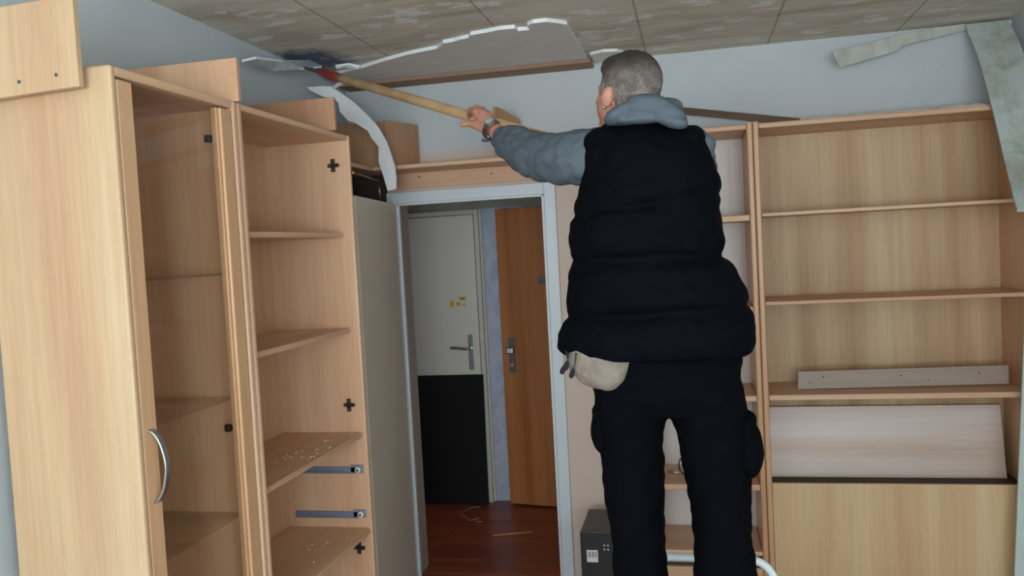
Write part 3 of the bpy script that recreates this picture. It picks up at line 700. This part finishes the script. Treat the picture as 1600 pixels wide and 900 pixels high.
# arm joints
SH_L = at(918, 250, 2.11); EL_L = at(842, 238, 2.33); WR_L = at(777, 207, 2.515)
RH = at(905, 226, 2.235); SH_R = at(1078, 236, 2.12); EL_R = at(1066, 300, 2.30); WR_R = at(985, 252, 2.24)
body = bmesh.new()
ell(body, hp(0, -.012, .022), (.072, .090, .082), HR @ Rs, 28)          # cranium
ell(body, hp(0, .020, -.035), (.067, .078, .086), HR @ Rs, 24)          # face mass
ell(body, hp(0, .048, -.092), (.046, .044, .034), HR @ Rs, 18)          # chin / jaw
ell(body, hp(.033, .020, -.070), (.026, .045, .035), HR @ Rs, 16); ell(body, hp(-.033, .020, -.070), (.026, .045, .035), HR @ Rs, 16)
ell(body, hp(0, .070, .012), (.050, .020, .014), HR @ Rs, 16)           # brow
caps(body, hp(0, .088, -.002), hp(0, .106, -.032), .008, .013, 12) # nose
ell(body, hp(.0, .098, -.036), (.016, .010, .008), HR @ Rs, 12)
ell(body, hp(0, .083, -.060), (.022, .010, .006), HR @ Rs, 12); ell(body, hp(0, .081, -.068), (.020, .010, .006), HR @ Rs, 12)  # lips
for s in (-1, 1):
    ell(body, hp(s*.036, .062, -.030), (.022, .018, .018), HR @ Rs, 14)  # cheekbones
    ell(body, hp(s*.030, .076, -.004), (.013, .010, .010), HR @ Rs, 12)  # eyelids
    ell(body, hp(s*.076, -.012, -.018), (.009, .019, .028), HR @ Rs @ Matrix.Rotation(s*-.35, 3, 'Z'), 16)   # ear
    ell(body, hp(s*.080, -.020, -.008), (.006, .013, .020), HR @ Rs @ Matrix.Rotation(s*-.6, 3, 'Z'), 12)
caps(body, hp(0, -.030, -.05), at(1003, 215, 2.10), .056, .064, 20)  # neck
tc = lambda x, y, Y=PY: at(x, y, Y)
loft(body, [(tc(930, 225), tc(1090, 225), .07, .07), (tc(915, 260), tc(1105, 260), .09, .09), (tc(930, 380), tc(1100, 380), .09, .09), (tc(940, 480), tc(1110, 480), .085, .08), (tc(945, 560), tc(1130, 570), .09, .09), (tc(960, 610), tc(1125, 610), .085, .09)], 28)
hipL, hipR = tc(985, 600), tc(1100, 600)
kL, kR, aL, aR = tc(1000, 870), tc(1132, 870), tc(1004, 1085), tc(1123, 1085)
for h_, k_, a_, sx in ((hipL, kL, aL, -1), (hipR, kR, aR, 1)):
    chain(body, [h_, k_, a_], [.074, .050, .036], 16); caps(body, a_+Vector((0, .0, -.03)), a_+Vector((sx*.01, .13, -.045)), .03, .024)
def limb(pts, rad): chain(body, pts, rad, 14)
limb([SH_L, EL_L, WR_L], [.055, .042, .026]); limb([SH_R, EL_R, WR_R], [.055, .042, .027])
def hand(W, grip, pdir, side_up, thumb_dir, back):
    """palm from wrist W to the pole at grip, fingers wrapped round the pole over its top"""
    n = (grip-W); L = n.length
    pr = .018
    # palm
    knuck = []
    for k in range(4):
        knuck.append(grip+pdir*(-.030+.021*k)+side_up*(.012)+back*(.030))
    for k, q in enumerate(knuck):
        caps(body, W+pdir*(-.012+.009*k), q, .015, .0125, 12)
    # fingers: over the top then down the far side
    lens = (.92, 1.0, .95, .8)
    for k, q in enumerate(knuck):
        f = lens[k]
        a = q+side_up*(.022*f)-back*(.012); b2 = grip+pdir*(-.030+.021*k)+side_up*(.026)-back*(.012*f)
        c2 = grip+pdir*(-.030+.021*k)+side_up*(.000)-back*(.031)
        chain(body, [q, a, b2, c2], [.0115, .010, .0092, .0080], 12)
    th0 = W.lerp(grip, .45)+thumb_dir*.022
    chain(body, [W+thumb_dir*.012, th0, th0+thumb_dir*.030+pdir*0, th0+thumb_dir*.058], [.016, .0135, .0105, .0085], 12)
upv = (Vector((0, 0, 1))-pd*pd.z).normalized()
toward = upv.cross(pd).normalized()
if toward.y > 0: toward = -toward        # points back to the camera
# left hand (visible): hand-shaped from traced joints around the pole
G = lambda x, y, Y, o=.012: at(x, y, Y+o)
def lefthand():
    pal = [(774, 207, 2.548), (768, 196, 2.548)]
    W0 = G(775, 205, 2.515)
    kn = [G(745, 176, 2.560), G(754, 178, 2.552), G(763, 182, 2.548), G(769, 188, 2.548)]
    for k, q in enumerate(kn): caps(body, W0+Vector((.0, 0, .003*(k-1.5))), q, .020, .0145, 12)
    ell(body, G(758, 192, 2.552), (.030, .018, .028), None, 16)
    ends = [[(736, 172, 2.574), (733, 181, 2.600), (739, 191, 2.612)], [(744, 169, 2.572), (738, 176, 2.602), (743, 190, 2.614)],
            [(754, 172, 2.568), (750, 178, 2.600), (754, 192, 2.614)], [(763, 178, 2.568), (760, 184, 2.598), (763, 196, 2.608)]]
    for q, e in zip(kn, ends): chain(body, [q]+[G(*p, o_) for p, o_ in zip(e, (.035, .052, .060))], [.0125, .0112, .0100, .0085], 12)
    chain(body, [G(764, 203, 2.530), G(746, 196, 2.556), G(733, 193, 2.575), G(721, 195, 2.585)], [.018, .0145, .0110, .0085], 12)
lefthand()
hand(WR_R, PEND-pd*.05-upv*.012, pd, upv, -pd, toward)
body_o = fuse('body', body, .0036, skin_m, man, 3, None, .4)

# hair
hb_ = bmesh.new()
ell(hb_, hp(0, -.018, .026), (.0775, .092, .084), HR @ Rs, 32)
ell(hb_, hp(0, -.050, -.030), (.066, .058, .066), HR @ Rs, 24)
ell(hb_, hp(0, .030, .062), (.058, .060, .040), HR @ Rs, 20)
for s in (-1, 1): ell(hb_, hp(s*.066, .016, .004), (.010, .018, .034), HR @ Rs, 12)
def hair_disp(p, n): return .0016*noise.noise(p*260)+.0012*noise.noise(p*90)
fuse('hair', hb_, .0034, hair_m, man, 2, hair_disp)
bm = bmesh.new(); bmesh.ops.create_uvsphere(bm, u_segments=10, v_segments=8, radius=.004)
for v in bm.verts: v.co += hp(-.084, -.012, -.046)
link_mesh('earring', bm, steel, man, True)

# hoodie: sleeves, hood, torso
hd = bmesh.new()
arm = [at(930, 245, 2.10), at(905, 246, 2.13), at(872, 247, 2.20), at(838, 244, 2.30), at(815, 232, 2.385), at(800, 225, 2.435), at(787, 217, 2.475)]
chain(hd, arm, [.075, .072, .067, .066, .061, .052, .039], 24)
chain(hd, [SH_R, at(1082, 275, 2.2), EL_R, WR_R], [.062, .062, .056, .036], 18)
loft(hd, [(tc(925, 215), tc(1086, 215), .07, .07), (tc(918, 300), tc(1100, 300), .10, .09), (tc(925, 500), tc(1120, 500), .10, .085)], 28)
def wr(p, n):
    q = p.copy(); a = noise.noise(Vector((q.x*14+q.z*6, q.y*9, q.z*30))); b2 = noise.noise(q*38)
    return .011*(abs(a)-.25)+.002*b2
fuse('hoodie', hd, .006, hoodie_m, man, 5, wr)
hd = bmesh.new()
HY_ = 2.03
ell(hd, at(1005, 178, 2.06), (.098, .080, .036), Matrix.Rotation(-.10, 3, 'Y'), 24)
ell(hd, at(1012, 168, 2.01), (.060, .050, .032), Matrix.Rotation(.1, 3, 'Y'), 20)
ell(hd, at(1042, 178, 2.02), (.050, .050, .030), Matrix.Rotation(.5, 3, 'Y'), 20)
ell(hd, at(968, 180, 2.03), (.040, .060, .022), Matrix.Rotation(-.45, 3, 'Y'), 20)
ell(hd, at(1050, 190, 2.00), (.040, .035, .016), Matrix.Rotation(.25, 3, 'Y'), 20)
ell(hd, at(1000, 187, 2.00), (.055, .030, .012), Matrix.Rotation(.05, 3, 'Y'), 20)
def hw(p, n): return .005*noise.noise(Vector((p.x*18+p.z*25, p.y*14, p.z*45)))
fuse('hood', hd, .0045, hoodie_m, man, 5, hw)
# black inner collar
cb = bmesh.new(); cc = at(992, 189, 2.12)
for k in range(24):
    a0, a1 = 2*PI*k/24, 2*PI*(k+1)/24
    f_ = lambda a: cc+Vector((.078*math.cos(a), .070*math.sin(a), -.016+.022*math.cos(a)))
    caps(cb, f_(a0), f_(a1), .016, .016, 8); caps(cb, f_(a0)+Vector((0, 0, .022)), f_(a1)+Vector((0, 0, .022)), .010, .010, 8)
fuse('collar', cb, .005, collar_m, man, 3)

# vest
vs_ = [(196, 950, 1072, .035, .050), (203, 926, 1090, .060, .085), (215, 912, 1101, .085, .110), (235, 906, 1110, .105, .130), (262, 911, 1120, .120, .140), (290, 908, 1126, .125, .142),
       (305, 904, 1128, .125, .142), (325, 899, 1122, .125, .138), (345, 894, 1127, .130, .145), (370, 892, 1130, .130, .150), (395, 893, 1129, .130, .146), (412, 894, 1134, .130, .140),
       (430, 891, 1150, .140, .152), (455, 888, 1162, .145, .160), (475, 887, 1169, .145, .158), (490, 886, 1172, .140, .148), (502, 881, 1177, .150, .155), (520, 875, 1180, .155, .168), (538, 874, 1181, .155, .170), (549, 882, 1177, .145, .160), (555, 892, 1165, .12, .13)]
vb = bmesh.new()
loft(vb, [(at(l, y+ (6 if y > 450 else 0) - (4 if y > 480 else 0), PY), at(r, y - (8 if 400 < y < 545 else 0), PY), f_, b2) for y, l, r, f_, b2 in vs_], 48, 2.25)
ell(vb, at(936, 225, 2.10), (.032, .085, .040), None, 20); ell(vb, at(1080, 222, 2.10), (.036, .085, .040), None, 20)
seams = [(318, .055, 0), (405, .02, .02), (487, .0, -.01)]
def vest_d(p, n):
    # quilting lines at chosen heights, sagging a little
    d = 0
    for z0_, k, sl in SZ:
        zz = p.z-(z0_+k*(p.x+.1)+.012*noise.noise(Vector((p.x*9, p.y*9, z0_*7))))
        d -= .007*math.exp(-(zz/.010)**2)
        d += .003*math.exp(-((abs(zz)-.035)/.022)**2)
    q = Vector((p.x*11+p.z*4, p.y*11, p.z*17))
    return d+.006*(abs(noise.noise(q))-.2)+.003*noise.noise(p*34)
SZ = [(at(1000, 318, 1.97).z, .10, 0), (at(1000, 404, 1.97).z, -.02, 0), (at(1000, 492, 1.97).z, .03, 0)]
fuse('vest', vb, .006, vest_m, man, 5, vest_d)

# trousers
tb = bmesh.new()
T = lambda x, y, Y=PY: at(x, y, Y)
loft(tb, [(T(905, 535), T(1160, 530), .11, .12), (T(912, 560), T(1160, 556), .115, .125), (T(924, 590), T(1158, 588), .12, .135), (T(929, 615), T(1163, 612), .12, .13), (T(932, 640), T(1168, 638), .105, .11)], 40, 2.3)
legL = [(600, 930, 1046, .105, .12), (635, 929, 1045, .105, .11), (666, 933, 1039, .10, .10), (690, 936, 1035, .096, .095), (711, 939, 1037, .094, .09), (741, 942, 1039, .09, .088), (768, 945, 1038, .088, .085), (800, 950, 1038, .085, .085), (843, 956, 1040, .082, .085), (900, 959, 1044, .08, .088), (960, 962, 1044, .075, .088), (1040, 966, 1040, .07, .078), (1095, 968, 1040, .07, .075)]
legR = [(600, 1044, 1160, .105, .12), (640, 1045, 1169, .105, .11), (670, 1055, 1174, .10, .10), (700, 1061, 1176, .096, .095), (737, 1069, 1175, .094, .09), (760, 1073, 1174, .09, .088), (787, 1078, 1174, .088, .085), (817, 1082, 1174, .085, .085), (862, 1085, 1177, .082, .085), (900, 1082, 1182, .08, .088), (960, 1082, 1180, .075, .088), (1040, 1082, 1165, .07, .078), (1095, 1082, 1160, .07, .075)]
for lg in (legL, legR): loft(tb, [(T(l, y), T(r, y), f_, b2) for y, l, r, f_, b2 in lg], 32, 2.2)
def tr_d(p, n):
    a = noise.noise(Vector((p.x*9+p.z*3, p.y*9, p.z*24)))
    low = .5+max(0, 1.15-p.z)*1.2
    return .011*(abs(a)-.22)*low+.003*noise.noise(p*30)
fuse('trousers', tb, .006, trouser_m, man, 4, tr_d)
pb = bmesh.new()
ell(pb, T(940, 672, 2.09), (.026, .07, .062), Matrix.Rotation(-.05, 3, 'Y'), 20); ell(pb, T(937, 640, 2.09), (.018, .06, .02), None, 16)
fuse('cargo_pocket', pb, .005, trouser_m, man, 3, lambda p, n: .003*noise.noise(p*30))
pb = bmesh.new()
ell(pb, T(1168, 700, 2.09), (.038, .075, .075), Matrix.Rotation(-.05, 3, 'Y'), 20); ell(pb, T(1165, 655, 2.09), (.026, .06, .024), Matrix.Rotation(.2, 3, 'Y'), 16)
fuse('cargo_pocket', pb, .005, trouser_m, man, 3, lambda p, n: .003*noise.noise(p*30))
for a_, sx in ((aL, -1), (aR, 1)):
    sb_ = bmesh.new(); b0 = Vector((a_.x, a_.y, .405))
    ell(sb_, b0+Vector((0, -.02, .050)), (.045, .060, .050), None, 18); ell(sb_, b0+Vector((sx*.006, .08, .040)), (.048, .11, .036), None, 18)
    ell(sb_, b0+Vector((sx*.003, .03, .014)), (.052, .15, .013), None, 18)
    caps(sb_, b0+Vector((0, -.01, .06)), b0+Vector((0, -.01, .13)), .046, .048)
    fuse('shoe', sb_, .006, shoe_m, man, 2)

# watch
wc = at(770, 204, 2.53); wax = (WR_L-at(752, 193, 2.565)).normalized(); wu = wax.orthogonal().normalized(); wv_ = wax.cross(wu)
wt = bmesh.new()
for k in range(22):
    a = 2*PI*k/22; c_ = wc+(wu*math.cos(a)+wv_*math.sin(a))*.031
    rd = (wu*math.cos(a)+wv_*math.sin(a)); tg = wax.cross(rd)
    M_ = Matrix((tg, wax, rd)).transposed().to_4x4(); M_.translation = c_
    vs = bmesh.ops.create_cube(wt, size=1)['verts']
    for v in vs: v.co = M_ @ Vector((v.co.x*.0078, v.co.y*.019, v.co.z*.0045))
wo = link_mesh('wristwatch', wt, plain('dark_steel_links', (120, 122, 126), .3, .9), man)
td = (CAM-wc).normalized(); td = (td-wax*td.dot(wax)+Vector((0, 0, .6))).normalized(); td = (td-wax*td.dot(wax)).normalized()
bm = bmesh.new(); add_disc(bm, wc+td*.029, td, .017, .010, 24); link_mesh('watch_case', bm, steel, wo)
bm = bmesh.new(); add_disc(bm, wc+td*.0391, td, .013, .001, 24); link_mesh('dial', bm, plain('pale_dial', (150, 155, 160), .3), wo)
tube('strap', smooth_path([at(767, 212, 2.525), at(763, 219, 2.52), at(757, 220, 2.52), at(753, 218, 2.52)], 5), .0035, black_plastic, wo, 6)

# pouch and cords below the vest hem
pb = bmesh.new()
ell(pb, at(942, 560, 2.01), (.082, .045, .078), Matrix.Rotation(.05, 3, 'Y'), 28)
ell(pb, at(948, 578, 2.0), (.055, .045, .050), None, 20)
def pdsp(p, n): return .009*(abs(noise.noise(Vector((p.x*22+p.z*10, p.y*8, p.z*16))))-.2)+.002*noise.noise(p*50)
put_p = fuse('waist_pouch', pb, .0045, pouch_m, man, 4, pdsp)
for (a, b2, c_) in (((884, 548), (886, 562), (880, 577)), ((888, 550), (888, 560), (885, 571)), ((900, 552), (898, 570), (894, 583))):
    cdp = [at(*a, 1.97), at(*b2, 1.96), at(*c_, 1.96)]
    co = tube('drawcord', smooth_path(cdp, 4), .0022, black_plastic, man, 6)
    d_ = (cdp[2]-cdp[1]).normalized()
    tube('cord_stop', [cdp[2]-d_*.012, cdp[2]-d_*.004, cdp[2]+d_*.006, cdp[2]+d_*.012], [.003, .0055, .0065, .004], plain('toggle', (20, 20, 23), .95), co, 8)

# ------------------------------------------------------------------ scraping pole
sc = thing('scraping_pole', 'long wooden pole with red metal scraper head reaching the ceiling corner', 'tool', tuple(TIP))
pl = lambda s: TIP+pd*s
RED0 = (at(503, 108, 3.62)-TIP).length
tube('pole', [pl(.46), pl(.6), pl(1.2), PEND], .018, handle_wood, sc, 18)
tube('socket', [pl(.27), pl(.30), pl(.37), pl(.49), pl(.505)], [.010, .015, .021, .0225, .0215], red_paint, sc, 16)
tube('spike', [pl(.0), pl(.06), pl(.28)], [.003, .006, .009], blade_m, sc, 8)
bl = Vector((0, 0, 1)).cross(pd).normalized(); nn_ = pd.cross(bl).normalized()
plate('blade', [pl(-.01)-bl*.075, pl(-.01)+bl*.075, pl(.05)+bl*.055, pl(.10)+bl*.018, pl(.10)-bl*.018, pl(.05)-bl*.055], nn_*.003, blade_m, sc)

# ------------------------------------------------------------------ step ladder
ld = thing('step_ladder', 'white tubular step ladder under the standing man', 'ladder', (-.03, 2.1, FZ))
hxl, hxr, hyy, hz = -.235, .185, 2.36, .800
cxm = .07
arc = []
for k in range(7): a = PI-k/6*PI/2; arc.append(Vector((hxl+cxm+cxm*math.cos(a), hyy, hz-cxm+cxm*math.sin(a))))
for k in range(7): a = PI/2-k/6*PI/2; arc.append(Vector((hxr-cxm+cxm*math.cos(a), hyy, hz-cxm+cxm*math.sin(a))))
tube('hoop_rail', [Vector((hxl-.02, 2.70, FZ+.012)), Vector((hxl, hyy+.05, .42))]+arc+[Vector((hxr, hyy+.05, .42)), Vector((hxr+.02, 2.70, FZ+.012))], .0115, tube_m, ld, 14)
for x in (hxl+.012, hxr-.012):
    tube('leg', [(x, 2.32, .395), (x, 2.0, .36), (x, 1.66, FZ+.012)], .0115, tube_m, ld, 12)
box('platform', (hxl, hxr), (2.00, 2.34), (.372, .402), step_m, ld, .006, 2)
box('step', (hxl+.012, hxr-.012), (1.82, 2.0), (.190, .212), step_m, ld, .005, 2)
box('step', (hxl+.012, hxr-.012), (1.71, 1.89), (.0, .022), step_m, ld, .005, 2)
for x, y in ((hxl-.02, 2.70), (hxr+.02, 2.70), (hxl+.012, 1.66), (hxr-.012, 1.66)): 
    bm = bmesh.new(); add_disc(bm, (x, y, FZ), (0, 0, 1), .016, .03); link_mesh('rubber_foot', bm, black_plastic, ld)
